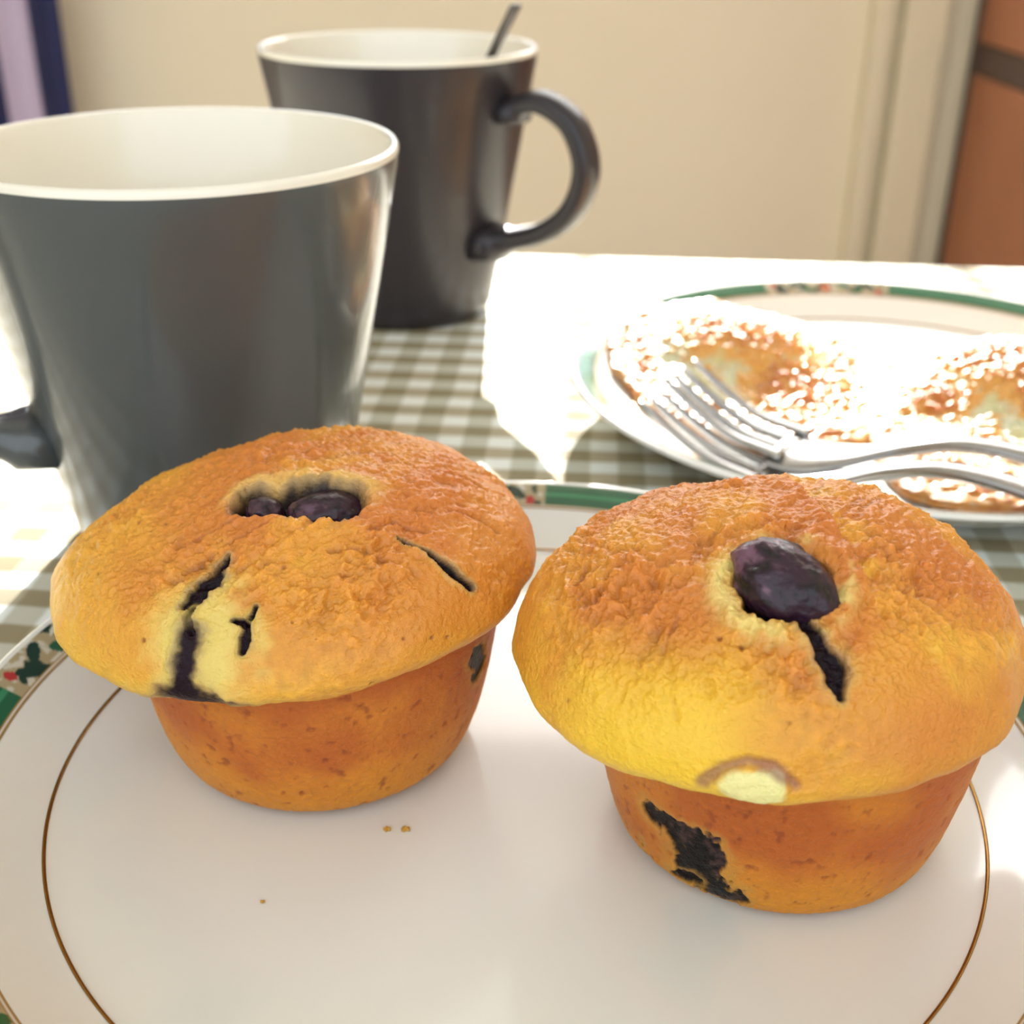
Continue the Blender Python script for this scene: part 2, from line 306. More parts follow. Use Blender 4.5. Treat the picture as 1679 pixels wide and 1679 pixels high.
s1 = stripe(gs.outputs[0], 0.4); s2 = stripe(gs.outputs[1], 1.2)
def mixc(fac, a, b, bt='MIX'):
    m = GN.new('ShaderNodeMix'); m.data_type = 'RGBA'; m.blend_type = bt
    if isinstance(fac, float): m.inputs['Factor'].default_value = fac
    else: GL.new(fac, m.inputs['Factor'])
    for k, v in (('A', a), ('B', b)):
        if isinstance(v, tuple): m.inputs[k].default_value = (*v, 1)
        else: GL.new(v, m.inputs[k])
    return m.outputs['Result']
tint = GN.new('ShaderNodeTexNoise'); tint.inputs['Scale'].default_value = 5; GL.new(gtc.outputs['Object'], tint.inputs['Vector'])
tcol = mixc(tint.outputs['Fac'], srgb(206, 197, 176), srgb(194, 202, 190))
c1 = mixc(s1, srgb(236, 240, 234), tcol); c2 = mixc(s2, srgb(255, 255, 255), srgb(196, 182, 158))
GL.new(mixc(1.0, c1, c2, 'MULTIPLY'), gb.inputs['Base Color'])
gw = GN.new('ShaderNodeTexNoise'); gw.inputs['Scale'].default_value = 1500; gbp = GN.new('ShaderNodeBump'); gbp.inputs['Strength'].default_value = .3; gbp.inputs['Distance'].default_value = .0004
GL.new(gtc.outputs['Object'], gw.inputs['Vector']); GL.new(gw.outputs['Fac'], gbp.inputs['Height']); GL.new(gbp.outputs[0], gb.inputs['Normal'])
# draped sheet: flat on the table, rounded over the edge, hanging with shallow folds
HX, HY0, HY1, DROP, RC = TX+.004, TY0-.004, TY1, .2, .008
def axis(a0, a1, n):
    fl = np.linspace(a0+RC, a1-RC, n); arc = np.linspace(0, 1, 5)[1:]*math.pi/2*RC; dr = math.pi/2*RC+np.linspace(0, DROP, 9)[1:]
    return np.concatenate([-(arc[::-1]) - 0 + (a0+RC) if 0 else (a0+RC)-np.concatenate([arc, dr])[::-1], fl, (a1-RC)+np.concatenate([arc, dr])])
def fold(c, a0, a1):   # arc length coordinate -> (position, drop)
    lo, hi = a0+RC, a1-RC
    e = np.where(c > hi, c-hi, np.where(c < lo, lo-c, 0)); sg = np.where(c > hi, 1, -1); ang = np.minimum(e/RC, math.pi/2)
    hor = np.where(e > 0, RC*np.sin(ang), 0); dro = np.where(e > 0, RC*(1-np.cos(ang))+np.maximum(e-math.pi/2*RC, 0), 0)
    return np.where(e > 0, np.where(sg > 0, hi+hor, lo-hor), c), dro
ax, ay = axis(-HX, HX, 90), axis(HY0, HY1, 70)
gx, gy = np.meshgrid(ax, ay); gx = gx.ravel(); gy = gy.ravel()
X, dx = fold(gx, -HX, HX); Y, dy = fold(gy, HY0, HY1)
dd = np.maximum(dx, dy); hang = np.clip((dd-RC)/DROP, 0, 1)
wx = .012*hang*np.sin(gy*38)*(dx > RC); wy = .012*hang*np.sin(gx*33)*(dy > RC)
X = X+wx*np.sign(gx)+.012*hang*(dx > RC)*np.sign(gx); Y = Y+wy+.012*hang*(dy > RC)*np.sign(gy)
V = np.stack([X, Y, TZ-dd-np.minimum(dx, dy)*0], 1)
cl = mesh_obj('gingham_tablecloth', V, grid_faces(len(ay), len(ax), False), gm2, None)
cl.location = (.05, .14, 0); cl.rotation_euler = (0, 0, TR)
tag(cl, 'khaki and white gingham tablecloth covering the table', 'tablecloth')

# ---------------------------------------------------------------- plates
PROF = [(.0005,.030),(.30,.031),(.42,.033),(.50,.041),(.544,.050),(.585,.070),(.62,.092),(.65,.108),(.668,.1135)]
def plate_h(r): return np.interp(r, [p[0] for p in PROF], [p[1] for p in PROF])
def make_plate(loc, rz, label):
    root = thing('china_plate', loc, label, 'plate', 'matching china plates with a green and gold rim', rz)
    top = smooth_prof(PROF, 5)
    und = smooth_prof([(.668,.1135),(.6735,.110),(.672,.104),(.63,.078),(.56,.036),(.50,.022),(.42,.014),(.395,.010),(.39,.001),(.378,.001),(.37,.012),(.2,.013),(.0005,.013)], 4)
    pr = np.vstack([top, und[1:]])
    V, F = lathe([tuple(p) for p in pr], 180)
    mesh_obj('dish', V*U, F[:, ::-1], M['china'], root)
    # printed band: thin ring just proud of the glaze
    nr, nt = 26, 1500
    rr = np.linspace(.615, .661, nr); th = np.linspace(0, 2*np.pi, nt, endpoint=False)
    R, T = np.meshgrid(rr, th, indexing='ij'); R = R.ravel(); T = T.ravel()
    prf = smooth_prof(PROF, 12); hz = np.interp(R, prf[:,0], prf[:,1])+.0010
    V = np.stack([R*np.cos(T), R*np.sin(T), hz], 1)
    v = (R-.615)/.046                           # 0 inner .. 1 outer
    per = 2*np.pi/6; a = ((T+math.radians(12)) % per)/per        # 0..0.53 green, rest floral
    P3 = np.stack([R*np.cos(T), R*np.sin(T), 0*R], 1)
    white = np.array(srgb(222, 216, 205)); green = np.array(srgb(28, 92, 58)); gdk = np.array(srgb(16, 50, 34)); tan = np.array(srgb(168, 152, 116)); gold = np.array(srgb(150, 118, 62)); red = np.array(srgb(176, 44, 40)); pale = np.array(srgb(208, 206, 190))
    C = np.tile(tan, (len(R), 1)); nz = fbm(P3, 60, 2, 5)
    C = mix(C, pale, sst(.05, .25, nz)*.8); C = mix(C, gdk, sst(.12, .2, fbm(P3, 34, 2, 9)))
    # scrolls, leaves and red flowers in the floral panels
    arc_u = (a-.53)/.47                           # 0..1 within the floral panel
    ua = arc_u*per*.47*.635; uv = v*.046
    fl = arc_u > 0
    for cx, cy, rx, ry, an, cc in ((.16,.62,.020,.009,.6,gdk),(.25,.3,.018,.008,-.5,green),(.36,.66,.017,.008,.2,green),(.50,.5,.0125,.0125,0,red),(.50,.5,.005,.005,0,np.array(srgb(225,180,90))),(.64,.34,.017,.008,.3,green),(.75,.7,.018,.008,-.5,gdk),(.86,.38,.020,.009,.6,gdk),(.08,.3,.008,.008,0,red),(.93,.68,.008,.008,0,red),(.30,.8,.015,.003,.1,pale),(.70,.16,.015,.003,.1,pale),(.43,.2,.015,.003,-.3,pale),(.58,.82,.015,.003,-.3,pale)):
        du = ua-cx*per*.47*.635; dv = uv-cy*.046; c_, s_ = math.cos(an), math.sin(an)
        q = ((du*c_+dv*s_)/rx)**2+((-du*s_+dv*c_)/ry)**2
        C = np.where(((q < 1) & fl)[:, None], cc, C)
    gseg = (a < .53)
    gband = np.where(((v > .16) & (v < .97))[:, None], green, tan)
    gband = np.where(((np.abs(v-.55) < .09))[:, None], green*1.9+.01, gband)
    C = np.where(gseg[:, None], gband, C)
    for g0, g1 in ((.0, .05), (.10, .135)): C = np.where(((v >= g0) & (v < g1))[:, None], gold, C)
    C = np.where(((v >= .05) & (v < .10))[:, None], white, C)
    mesh_obj('printed_rim_band', V*U, grid_faces(nr, nt)[:, ::-1], M['band'], root, col=C)
    # thin gold circle round the well
    cs = [(.5425,.0505),(.5432,.0517),(.5448,.0522),(.5462,.0525),(.5466,.0515)]
    V, F = lathe(cs, 240); mesh_obj('gold_line', V*U, F[:, ::-1], M['gold'], root)
    return root
plate1 = make_plate(wpt(.008, 1.2035), math.radians(6), 'white china plate with green floral rim in front, holding the two muffins')
plate2 = make_plate(wpt(.792, 2.43), math.radians(-4), 'white china plate with green floral rim at the back right, holding the fried eggs')

# ---------------------------------------------------------------- mugs
def make_mug(loc, az, label, glaze, rz=0):
    root = thing('coffee_mug', loc, label, 'mug', None)
    RT, RB, H, W = .344, .222, .662, .017
    k = (RT-RB)/H
    out = [(.0005,.012),(.16,.012),(.185,.002),(.2,.0),(.212,.004),(RB,.016)] + [(RB+k*h, h) for h in (.03,.06,.12,.2,.3,.4,.5,.58,.63)] + [(RT-.004,.648)]
    rim = [(RT-.0035,.655),(RT-.008,.6615),(RT-.014,.6605),(RT-W,.652)]
    inn = [(RT-W+k*(h-.66), h) for h in (.62,.5,.35,.2,.12,.08)] + [(RB-.03,.05),(.14,.034),(.0005,.032)]
    V, F = lathe(out+rim+inn, 128); nring = len(out)
    fi = np.arange(len(F))//128
    mi = (fi >= nring-1).astype(int)
    mesh_obj('body', V*U, F, [glaze, M['glaze_white']], root, fm=mi)
    # handle: D loop in the (r, z) plane
    c = smooth_prof([(.338,.528),(.365,.552),(.42,.562),(.495,.525),(.535,.455),(.535,.385),(.50,.315),(.43,.262),(.345,.232),(.288,.212)], 6)
    tg = np.gradient(c, axis=0); tg /= np.linalg.norm(tg, axis=1)[:, None]; nm = np.stack([tg[:,1], -tg[:,0]], 1)
    n = len(c); m = 20; V = []
    for i in range(n):
        e = min(i, n-1-i)/(n-1); fl = 1+(.9 if i > n/2 else .35)*max(0, 1-e/.14)**2
        a_, b_ = .026*fl, .040*fl
        for q in range(m):
            t = 2*math.pi*q/m; ct, st = math.cos(t), math.sin(t)
            o1 = a_*abs(ct)**.7*np.sign(ct); o2 = b_*abs(st)**.7*np.sign(st)
            r = c[i,0]+nm[i,0]*o1; z = c[i,1]+nm[i,1]*o1
            if i in (0, n-1): r = math.sqrt(max((RB+k*z-.006)**2-o2*o2, .01))
            V.append((r*math.cos(az)-o2*math.sin(az), r*math.sin(az)+o2*math.cos(az), z))
    F = grid_faces(n, m)
    mesh_obj('handle', np.array(V)*U, [tuple(f) for f in F] + [tuple(range(m))[::-1], tuple(range((n-1)*m, n*m))], glaze, root)
    return root
mug1 = make_mug(wpt(-.522, 1.935), math.radians(206), 'large grey mug with white inside, at the left behind the muffins', M['glaze_dark'])
mug1.scale = (1.005, 1.005, .985)
mug2 = make_mug(wpt(-.289, 3.2), math.radians(-33), 'dark charcoal mug farther back with a spoon in it and its handle turned right', M['glaze_dark2'])

# teaspoon leaning in the back mug
def loft(path, widths, thick, bend=None, m=12, side=None):
    """path: Nx3, elliptical sections; side = constant sideways unit vector"""
    P = np.array(path, float); T = np.gradient(P, axis=0); T /= np.linalg.norm(T, axis=1)[:, None]
    V = []
    for i in range(len(P)):
        sd = np.array(side, float); sd = sd-T[i]*(sd@T[i]); sd /= np.linalg.norm(sd); up = np.cross(sd, T[i])
        for q in range(m):
            t = 2*math.pi*q/m; ct, st = math.cos(t), math.sin(t)
            V.append(P[i]+sd*widths[i]*abs(ct)**.75*np.sign(ct)+up*(thick[i]*abs(st)**.75*np.sign(st)+(bend[i]*(ct*ct) if bend is not None else 0)))
    F = [tuple(f) for f in grid_faces(len(P), m)] + [tuple(range(m))[::-1], tuple(range((len(P)-1)*m, len(P)*m))]
    return np.array(V), F
az = math.radians(-42); rimp = np.array([math.cos(az)*.318, math.sin(az)*.318, .672])
bot = np.array([-.07, .06, .06]); dr = (rimp-bot)/np.linalg.norm(rimp-bot); L0 = np.linalg.norm(rimp-bot)
sp = thing('teaspoon', wpt(-.289, 3.2, .034), 'thin dark metal teaspoon standing in the charcoal mug', 'spoon')
ss = np.linspace(0, L0+.12, 40); side = np.cross(dr, (0, 0, 1)); side /= np.linalg.norm(side); upv = np.cross(side, dr)
path = [bot+dr*s+upv*(-.012*math.exp(-((s-.12)/.08)**2)) - np.array([0,0,.034]) for s in ss]
wd_ = [(.010+.045*math.exp(-((s-.12)/.075)**2)+.010*min(1, max(0, (s-.5)/.4)))  for s in ss]
V, F = loft(path, wd_, [.005]*40, [.02*math.exp(-((s-.12)/.06)**2) for s in ss], side=side)
mesh_obj('spoon_body', V*U, F, M['spoonsteel'], sp)

# ---------------------------------------------------------------- muffins
bm = bmesh.new(); bmesh.ops.create_icosphere(bm, subdivisions=8, radius=1)
me0 = bpy.data.meshes.new('t'); bm.to_mesh(me0); bm.free()
ICO = np.zeros(len(me0.vertices)*3); me0.vertices.foreach_get('co', ICO); ICO = ICO.reshape(-1, 3)
IF = np.zeros(len(me0.polygons)*3, np.int32); me0.polygons.foreach_get('vertices', IF); IF = IF.reshape(-1, 3); bpy.data.meshes.remove(me0)
FV = np.array([0, -.62, .78]); ICW = ICO+.45*FV; ICW /= np.linalg.norm(ICW, axis=1)[:, None]
CAPS = {1: (-.257,1.285,.275,.285,.88,.128,.07,.085,.03), 2: (.270,1.118,.283,.268,.89,.152,.075,.03,.03)}
BAS = {1: (-.237,1.292,.038,.27,.174,.228), 2: (.307,1.142,.038,.28,.177,.222)}
c_yel = np.array(srgb(234, 180, 58)); c_org = np.array(srgb(218, 148, 50)); c_brn = np.array(srgb(198, 112, 44)); c_dk = np.array(srgb(136, 66, 30)); c_cream = np.array(srgb(236, 216, 130))
c_ber = np.array(srgb(24, 9, 16)); c_pur = np.array(srgb(120, 92, 84))
def make_cap(k, root, org):
    cx, cy, zc, R, RY, ht, hb, tx, ty = CAPS[k]; D = ICW; sd = 100*k
    up = D[:,2] > 0
    x = D[:,0]*R; y = D[:,1]*R*RY; z = np.where(up, np.abs(D[:,2])**(1.0 if k == 1 else 1.15)*(ht if k == 1 else ht+.008), D[:,2]*hb)
    nrm = np.stack([D[:,0]/R, D[:,1]/(R*RY), D[:,2]/np.where(up, ht, hb)], 1); nrm /= np.linalg.norm(nrm, axis=1)[:, None]
    P = np.stack([x+cx, y+cy, z+tx*x+ty*y+zc], 1)
    hgt = np.clip(D[:,2], -1, 1)
    # relief
    patch = .35+1.3*sst(-.25, .35, fbm(P, 9, 2, sd+19))
    disp = .010*fbm(P, 4.5, 2, sd)*sst(-.3, .2, hgt)*1.0 + .006*fbm(P, 13, 2, sd+3)
    Q = P.copy(); ca, sa = (.86, .5) if k == 1 else (.55, .83)
    Q2 = np.stack([P[:,0]*ca+P[:,1]*sa, (-P[:,0]*sa+P[:,1]*ca)*3.2, P[:,2]*2.0], 1)
    warp = Q2+.03*np.stack([perlin(P*14, 3), perlin(P*14, 4), perlin(P*14, 5)], 1)
    wr = 1-np.abs(fbm(warp, 9, 4, sd+7))*2.2
    topness = sst(.25, .75, hgt+.25*fbm(P, 6, 2, sd+11))
    wmask = np.clip(topness*1.05+.05, 0, 1)*sst(-.1, .15, hgt)
    disp += .0072*(wr-.6)*wmask*(.5+.6*patch)
    crumb = fbm(P, 75, 3, sd+23)*patch; crumb2 = fbm(P, 160, 2, sd+29)
    disp += (.0008+.0046*wmask)*crumb + (.0005+.0026*wmask)*crumb2
    # colour of the crust
    n1 = fbm(P, 7, 3, sd+31); n2 = fbm(P, 24, 3, sd+37)
    tb_ = np.clip(topness*.75+.9*n1*(.4+topness)+.45*n2+(.10 if k == 1 else .05), 0, 1.2)
    C = np.tile(c_yel, (len(P), 1)); C = mix(C, c_org, sst(-.1, .5, tb_+.25*sst(-.35, .3, hgt)+.5*n1)); C = mix(C, c_brn, sst(.45, 1.1, tb_)*.75)
    C = mix(C, c_dk, sst(.25, .6, -wr+.55)*wmask*.35)
    lowf = sst(.35, -.15, hgt)*sst(-.05, .2, -D[:,1])*(.5+.5*sst(-.2, .3, n1))
    C = mix(C, np.array(srgb(236, 180, 56)), lowf*.5)
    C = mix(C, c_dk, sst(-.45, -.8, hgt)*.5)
    C = C*(1+.2*crumb[:, None])  # bumps lighter, hollows darker: relief light and shade put into the colour
    wet = 0*topness
    if k == 1:   # browner towards the right, paler towards the left
        rx = sst(-.2, .9, D[:,0]+.4*n1); C = mix(C, c_brn, rx*.45); C = mix(C, c_yel, sst(-.1, -.8, D[:,0])*.35)
        m = sst(.55, .9, D[:,0]*.8+.5*n1)*sst(.1, .3, hgt); disp += .003*m*crumb
        pc = np.array((-.315, 1.065, .31)); C = mix(C, np.array(srgb(226, 204, 112)), sst(.085, .03, np.linalg.norm(P-pc, axis=1)+.04*n2)*.8)
        d, w = polydist(P, [(*p[:3], .034) for p in CRATER1])
        dn = d/w+.35*n2+.08*crumb
        C = mix(C, c_cream, sst(1.8, 1.1, dn)*.45*sst(-.02, .03, P[:,1]-CRATER1[1][1]+.02*n2)); disp += .003*np.exp(-((dn-1.35)/.3)**2)
        pit = sst(1.08, .55, dn); disp -= .034*pit; C = mix(C, np.array(srgb(120, 96, 70)), sst(1.15, .9, dn+.5*n2)*.6); C = mix(C, c_ber, sst(.95, .72, dn+.3*n2)*.95)
    else:
        C = mix(C, np.array(srgb(240, 194, 48)), sst(.14, .03, np.linalg.norm(P-np.array(YELLOW2[0]), axis=1)+.05*n1)*.85)
        C = mix(C, c_brn, sst(.1, .8, D[:,0]*.9-D[:,1]*.3+.5*n1-hgt*.4)*.6)
        # torn seam at the upper right, with paler crumb on its right side
        d, w = polydist(P, [(*p, .009) for p in RIDGE2[0]]); s = np.sign((P[:,0]-RIDGE2[0][1][0])-.25*(RIDGE2[0][1][1]-P[:,1]))
        disp += .015*np.exp(-(d/.024)**2)*np.where(s > 0, -.7, .5)
        C = mix(C, np.array(srgb(246, 190, 60)), np.exp(-(d/.04)**2)*(s > 0)*sst(-.2, .2, n2)*.8); C = mix(C, c_brn, np.exp(-(d/.03)**2)*(s < 0)*.7)
        disp += .004*fbm(P, 30, 2, 555)*sst(.05, .25, P[:,0]-.27)*sst(.2, .5, hgt)
        # socket of the blueberry
        b = np.array(BERRY2[0]); r_ = np.linalg.norm((P-b)*np.array([1/.050, 1/.044, 1/.045]), axis=1)+.3*n2+.15*crumb
        disp -= .026*sst(1.0, .6, r_); disp += .005*np.exp(-((r_-1.3)/.2)**2)*sst(-.3, .3, n1+.3); C = mix(C, c_cream, np.exp(-((r_-1.2)/.25)**2)*.75*sst(-.1, .35, .25-4*(P[:,0]-b[0])+1.2*n2)); C = mix(C, c_ber, sst(.98, .8, r_))
        # pale blister over a hidden berry near the lip
        d, w = polydist(P, [(*p, .016) for p in BLC]); dn = d/w+.5*n2+.3*crumb
        C = mix(C, np.array(srgb(234, 222, 150)), sst(1.15, .8, dn)); disp += .004*sst(1.4, .6, dn)
        d, w = polydist(P, [(*p, .0055) for p in BLISTER]); C = mix(C, np.array(srgb(140, 84, 84)), sst(1.9, .3, d/w+.9*n2+.3*crumb)*.7); disp -= .003*sst(1.5, .2, d/w)
    for line in (RIDGE1 if k == 1 else RIDGE2):
        d, w = polydist(P, [(*p, .003) for p in line]); d = d+.004*crumb; disp -= .0035*np.exp(-(d/.0028)**2); C = mix(C, c_dk, np.exp(-(d/.0025)**2)*.35)
    for px_, py_, pz_, pw in (PITS1 if k == 1 else PITS2):
        d = np.linalg.norm(P-np.array((px_, py_, pz_)), axis=1)/(pw*.8)+.6*crumb; C = mix(C, c_dk, sst(1.2, .3, d)*.75); disp -= .0022*sst(1.1, .2, d)
    rj = fbm(P, 42, 3, sd+51)
    for si, line in enumerate(STROKES1 if k == 1 else STROKES2):
        d, w = polydist(P, line); soft = (k == 1 and si == 2); w = w*(1+.9*sst(.275, .25, P[:,2]) if soft else 1)*(.85 if k == 1 else 1.0); dn = d/w+.9*rj+.3*crumb
        C = mix(C, np.array(srgb(206, 180, 92)), sst(3.0, 1.4, dn)*.4); C = mix(C, c_pur, sst(2.0, 1.0, dn)*.5)
        core = sst(1.35 if soft else 1.1, .45 if soft else .8, dn); C = mix(C, c_ber*(1.6 if soft else 1), core)
        disp -= (.002 if soft else .006)*core; disp += .0025*np.exp(-((dn-1.5)/.4)**2); wet = np.maximum(wet, core)
    P = P+nrm*disp[:, None]
    return mesh_obj('muffin_top', (P-np.array(org))*U, IF, M['muffin'], root, col=C, wet=wet)
def make_base(k, root, org):
    cx, cy, z0, z1, rb, rt = BAS[k]; sd = 300*k; nt, ns = 640, 130
    th = np.linspace(0, 2*np.pi, nt, endpoint=False); th = th-.55*np.cos(th)          # denser towards the camera
    sv = np.linspace(0, 1, ns)
    prof = [(rb*f, 0) for f in (.002, .3, .6, .85)] + [(rb*.93, .0008), (rb*.97, .003)]
    prof += [((rb*.985+(rt-rb*.985)*s**.5), .006+(z1-z0-.006)*s) for s in sv] + [(rt*f, z1-z0) for f in (.9, .5, .002)]
    prof = np.array(prof); T, K = np.meshgrid(th, np.arange(len(prof))); T = T.ravel(); K = K.ravel(); r = prof[K, 0]; z = prof[K, 1]
    P = np.stack([cx+r*np.cos(T), cy+r*np.sin(T), z0+z], 1); side = (K > 5) & (K < len(prof)-3)
    nrm = np.stack([np.cos(T), np.sin(T), 0*T-.35], 1)*side[:, None]
    n1 = fbm(P, 8, 3, sd); n2 = fbm(P, 30, 3, sd+5); cr = fbm(P, 110, 3, sd+9)
    disp = .004*fbm(P, 5, 2, sd+2)*sst(0, .05, z)+.0008*cr+.0006*n2
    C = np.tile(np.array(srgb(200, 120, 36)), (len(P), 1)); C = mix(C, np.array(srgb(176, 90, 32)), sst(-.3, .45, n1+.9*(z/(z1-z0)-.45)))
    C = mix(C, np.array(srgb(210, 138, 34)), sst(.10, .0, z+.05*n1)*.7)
    sp_ = fbm(P, 62, 3, sd+13)+.2*fbm(P, 12, 2, sd+15); C = mix(C, np.array(srgb(138, 62, 28)), sst(.2, .5, sp_)*.7); disp -= .0012*sst(.25, .5, sp_)
    C = C*(1+.12*cr[:, None]); wet = 0*n1
    for si, line in enumerate(BSTROKE1 if k == 1 else BSTROKE2):
        d, w = polydist(P, line); w = w*1.6; dn = d/w+1.0*fbm(P, 40, 3, sd+31)+.4*cr
        core = sst(1.15, .8, dn); C = mix(C, np.array(srgb(190, 140, 60)), sst(1.9, 1.1, dn)*.6); C = mix(C, np.array(srgb(14, 9, 8))+np.array(srgb(62, 42, 40))*sst(.0, .5, cr+n2)[:, None], core); disp -= .003*core; wet = np.maximum(wet, core*.9)
    P = P+nrm*disp[:, None]
    return mesh_obj('muffin_base', (P-np.array(org))*U, grid_faces(len(prof), nt), M['muffinbase'], root, col=C, wet=wet)
def berry(root, org, c, sc, rot, seed, dk=1., label=None):
    D = ICO[:10242] if False else None
    b = bmesh.new(); bmesh.ops.create_icosphere(b, subdivisions=5, radius=1); v0 = np.array([v.co[:] for v in b.verts]); f0 = np.array([[v.index for v in f.verts] for f in b.faces], np.int32); b.free()
    d = .14*fbm(v0+seed, 1.6, 2, seed)+.05*fbm(v0+seed, 5, 3, seed+2); V = v0*(1+d[:, None])*np.array(sc)
    V = V@np.array(Euler(rot).to_matrix()).T+np.array(c)-np.array(org)
    n = fbm(v0+seed, 3, 3, seed+5); C = np.tile(np.array(srgb(46, 24, 38)), (len(V), 1)); C = mix(C, np.array(srgb(120, 84, 100)), sst(.05, .5, n-.55*v0[:,0]-.15)*.8*dk); C = mix(C, np.array(srgb(22, 12, 16)), sst(-.05, -.4, n))
    o = mesh_obj('blueberry', V*U, f0, M['berry'], root, col=C)
    if label: o['label'] = label
    return o
m1o = (-.237, 1.30, .038); m2o = (.307, 1.153, .038)
muf1 = thing('blueberry_muffin', wpt(*m1o), 'golden muffin on the left, with a crater on top and dark cracks in front', 'muffin')
make_cap(1, muf1, m1o); make_base(1, muf1, m1o)
c1_ = np.array(CRATER1[1]); berry(muf1, m1o, c1_+np.array((.026, .012, -.024)), (.046, .032, .025), (0, 0, .3), 3, .5)
berry(muf1, m1o, c1_+np.array((-.045, .012, -.024)), (.022, .022, .018), (0, .2, 1), 8, .3)
muf2 = thing('blueberry_muffin', wpt(*m2o), 'golden blueberry muffin on the right with a whole blueberry sunk in its top', 'muffin')
make_cap(2, muf2, m2o); make_base(2, muf2, m2o)
b2 = np.array(BERRY2[0]); berry(muf2, m2o, b2+np.array((.003, .004, .000)), (.056, .039, .033), (.45, .4, -.6), 23)

# crumbs
for i, (x, y) in enumerate(((-.1395, 1.102), (-.1185, 1.1025), (-.262, .985))):
    b = bmesh.new(); bmesh.ops.create_icosphere(b, subdivisions=2, radius=1)
    for v in b.verts: v.co *= 1+.35*math.sin(v.co.x*5+i)*math.cos(v.co.y*4)
    me = bpy.data.meshes.new('muffin_crumb'); b.to_mesh(me); b.free(); me.materials.append(M['crumb'])
    o = bpy.data.objects.new('muffin_crumb', me); COL.objects.link(o); s = (.0035, .004, .002)[i]*U; o.scale = (s*1.3, s, s*.8)
    rr_ = math.hypot(x-.008, y-1.2035); o.location = wpt(x, y, plate_h(rr_)+.002)
    tag(o, ('tiny yellow crumb on the front plate, left of the close pair below the left muffin', 'tiny yellow crumb on the front plate, right of the close pair below the left muffin', 'single faint crumb on the front plate, lowest of the crumbs')[i], 'crumb', 'muffin crumbs on the front plate')

# ---------------------------------------------------------------- fried eggs
PC = np.array((.792, 2.43))
def egg(outline, yolks, seed, label, browns, lift=0):
    O = np.array(outline, float); c = O.mean(0)
    an = np.arctan2(O[:,1]-c[1], O[:,0]-c[0]); ra = np.hypot(O[:,0]-c[0], O[:,1]-c[1]); o_ = np.argsort(an); an = an[o_]; ra = ra[o_]
    nt, nr = 420, 130
    T, K = np.meshgrid(np.linspace(0, 2*np.pi, nt, endpoint=False), np.linspace(.004, 1, nr)); T = T.ravel(); K = K.ravel()
    aa = np.concatenate([an-2*np.pi, an, an+2*np.pi]); rr = np.concatenate([ra]*3)
    Tw = (T+np.pi) % (2*np.pi)-np.pi
    Ro = np.interp(Tw, aa, rr)
    tt = np.linspace(-np.pi, np.pi, 721)[:-1]; rs_ = np.interp(tt, aa, rr); kk = np.hanning(61); kk /= kk.sum(); rs_ = np.convolve(np.concatenate([rs_[-30:], rs_, rs_[:30]]), kk, 'valid')
    Ro = np.interp(Tw, tt, rs_); e3 = np.stack([np.cos(T)*2, np.sin(T)*2, 0*T], 1); Ro = Ro*(1+.05*fbm(e3, 2.5, 3, seed))
    X = c[0]+K*Ro*np.cos(T); Y = c[1]+K*Ro*np.sin(T); P = np.stack([X, Y, 0*X], 1)
    edge = 1-K**9
    b = plate_h(np.hypot(X-PC[0], Y-PC[1]))+.004+lift
    h = .026*np.sqrt(np.clip(edge, 0, 1))+.010*fbm(P, 5, 2, seed+1)*edge
    for yx, yy, yr, yh in yolks: h += yh*np.exp(-(((X-yx)**2+(Y-yy)**2)/yr**2)**1.3)
    n = fbm(P, 16, 3, seed+3); nf = fbm(P, 55, 3, seed+5)
    bmask = sst(.62, .95, K+.15*n)*.55
    for bx, by, br in browns: bmask = np.maximum(bmask, sst(1.25, .35, np.hypot(X-bx, Y-by)/br+.55*n))
    bmask = np.maximum(bmask, .9*sst(.0, .35, fbm(P, 9, 2, seed+13))); bub = np.abs(fbm(P, 26, 3, seed+7)); h += (.020*(.3-bub)+.010*nf)*edge*(.35+bmask)
    C = np.tile(np.array(srgb(200, 198, 164)), (len(X), 1)); C = mix(C, np.array(srgb(196, 184, 112)), sst(-.1, .4, n)*.6)
    t = bmask*(.55+1.1*(nf+.25)+.6*n)
    C = mix(C, np.array(srgb(216, 152, 58)), sst(.08, .42, t)*.95); C = mix(C, np.array(srgb(176, 98, 46)), sst(.45, .95, t)*.85)
    C = mix(C, np.array(srgb(130, 72, 34)), sst(.955, .995, K)*.6)
    top = np.stack([X, Y, b+h], 1); bot = np.stack([c[0]+K[::-1]*0, c[1]+0*K, b], 1)
    ring = np.arange((nr-1)*nt, nr*nt); V2 = np.stack([X[ring], Y[ring], b[ring]-.002], 1)
    inner = np.stack([c[0]+.5*(X[ring]-c[0]), c[1]+.5*(Y[ring]-c[1]), np.full(nt, plate_h(0)+.003)], 1)
    inner[:, 2] = plate_h(np.hypot(inner[:,0]-PC[0], inner[:,1]-PC[1]))+.003+lift
    V = np.vstack([top, V2, inner]); F = np.vstack([grid_faces(nr, nt), grid_faces(3, nt, off=(nr-1)*nt)])
    Cc = np.vstack([C, C[ring], C[ring]]); org = np.array((c[0], c[1], plate_h(0)))
    o = mesh_obj('fried_egg', (V-org)*U, F, M['egg'], None, col=Cc); o.location = wpt(*org); tag(o, label, 'fried egg', None)
    return o
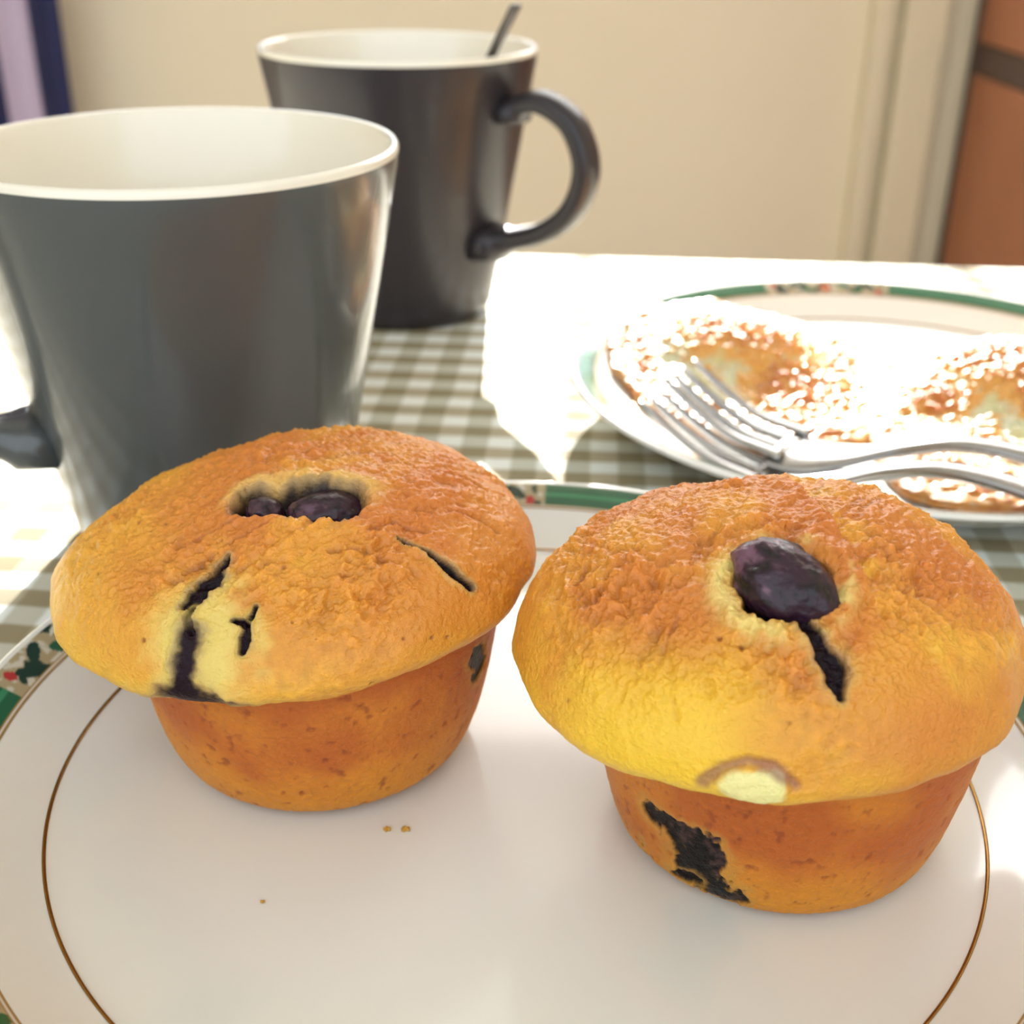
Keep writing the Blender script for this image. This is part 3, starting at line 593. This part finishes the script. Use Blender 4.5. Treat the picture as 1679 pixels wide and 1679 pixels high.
egg([(.21,2.62),(.25,2.42),(.32,2.27),(.45,2.17),(.66,2.17),(.80,2.38),(.86,2.66),(.80,2.84),(.68,2.94),(.52,2.97),(.38,2.90),(.26,2.78)],
    [(.50,2.66,.19,.075)], 41, 'pale fried egg with golden spots, left on the back plate behind the fork tines', [(.52,2.66,.19),(.60,2.42,.15),(.30,2.32,.07),(.60,2.19,.09),(.72,2.8,.10)])
egg([(.715,2.36),(.80,2.60),(.95,2.76),(1.14,2.80),(1.30,2.66),(1.36,2.36),(1.30,2.05),(1.08,1.90),(.87,1.875),(.725,1.90),(.69,2.02),(.70,2.18)],
    [(1.07,2.45,.22,.085)], 57, 'well-browned fried egg on the right of the back plate, under the fork handles', [(1.10,2.46,.25),(.86,2.33,.09),(.90,1.93,.12),(1.2,2.1,.22),(.76,2.05,.07)], .004)

# ---------------------------------------------------------------- forks
def fork(T0, D, hs, label):
    """T0 tip (plan), D plan direction, hs: [(s, h)] centre-line heights"""
    D = np.array(D, float); D /= np.linalg.norm(D); N_ = np.array((-D[1], D[0])); hp = smooth_prof(hs, 8)
    hz = lambda s: np.interp(s, hp[:,0], hp[:,1])
    org = np.array((T0[0], T0[1], hz(0))); V = []; F = []
    def add(v, f):
        o = sum(len(q) for q in V); V.append(v); F.extend([tuple(int(i)+o for i in q) for q in f])
    def pt(s, w, dz=0): return np.array((T0[0]+D[0]*s+N_[0]*w, T0[1]+D[1]*s+N_[1]*w, hz(s)+dz))
    side = (N_[0], N_[1], 0)
    s = np.concatenate([np.linspace(.235, .46, 26), np.linspace(.48, 1.28, 40)])
    wf = np.interp(s, [.235,.27,.32,.37,.42,.47,.55,.8,1.1,1.22,1.26,1.28], [.084,.083,.074,.054,.034,.024,.022,.032,.050,.056,.044,.012])
    wf = np.convolve(np.concatenate([[wf[0]]*2, wf, [wf[-1]]*2]), [.1,.2,.4,.2,.1], 'valid')
    tk = np.interp(s, [.235,.4,.47,.6,1.28], [.0065,.009,.013,.012,.009])
    bd = np.interp(s, [.235,.34,.45], [.012,.012,0])
    v, f = loft([pt(q, 0) for q in s], wf, tk, bd, m=20, side=side); add(v, f)
    for k in range(4):
        off = (-.0635, -.0212, .0212, .0635)[k]
        s = np.linspace(.0 if k in (1, 2) else .004, .262, 26)
        w = np.interp(s, [0, .01, .06, .24, .262], [.003, .0065, .0095, .0145, .017])
        lat = [off*(1-.06*(1-q/.26)) for q in s]; dz = .012*(off/.084)**2
        v, f = loft([pt(q, l, dz) for q, l in zip(s, lat)], w, np.interp(s, [0, .03, .26], [.003, .0065, .0065]), None, m=10, side=side); add(v, f)
    o = mesh_obj('dinner_fork', (np.vstack(V)-org)*U, F, M['steel'], None); o.location = wpt(*org); tag(o, label, 'fork', 'steel forks laid across the egg plate')
fork((.318, 2.275), (.81, -.575), [(0,.165),(.07,.122),(.15,.084),(.22,.074),(.28,.070),(.36,.084),(.45,.115),(.55,.152),(.65,.163),(.76,.153),(.88,.135),(1.05,.12),(1.28,.105)], 'upper steel fork across the egg plate, farther from the muffins')
fork((.272, 2.225), (.80, -.60), [(0,.135),(.07,.095),(.15,.062),(.22,.050),(.28,.047),(.36,.060),(.45,.096),(.55,.132),(.65,.142),(.76,.134),(.88,.128),(1.05,.115),(1.28,.10)], 'lower steel fork across the egg plate, tucked under the other, nearer the muffins')
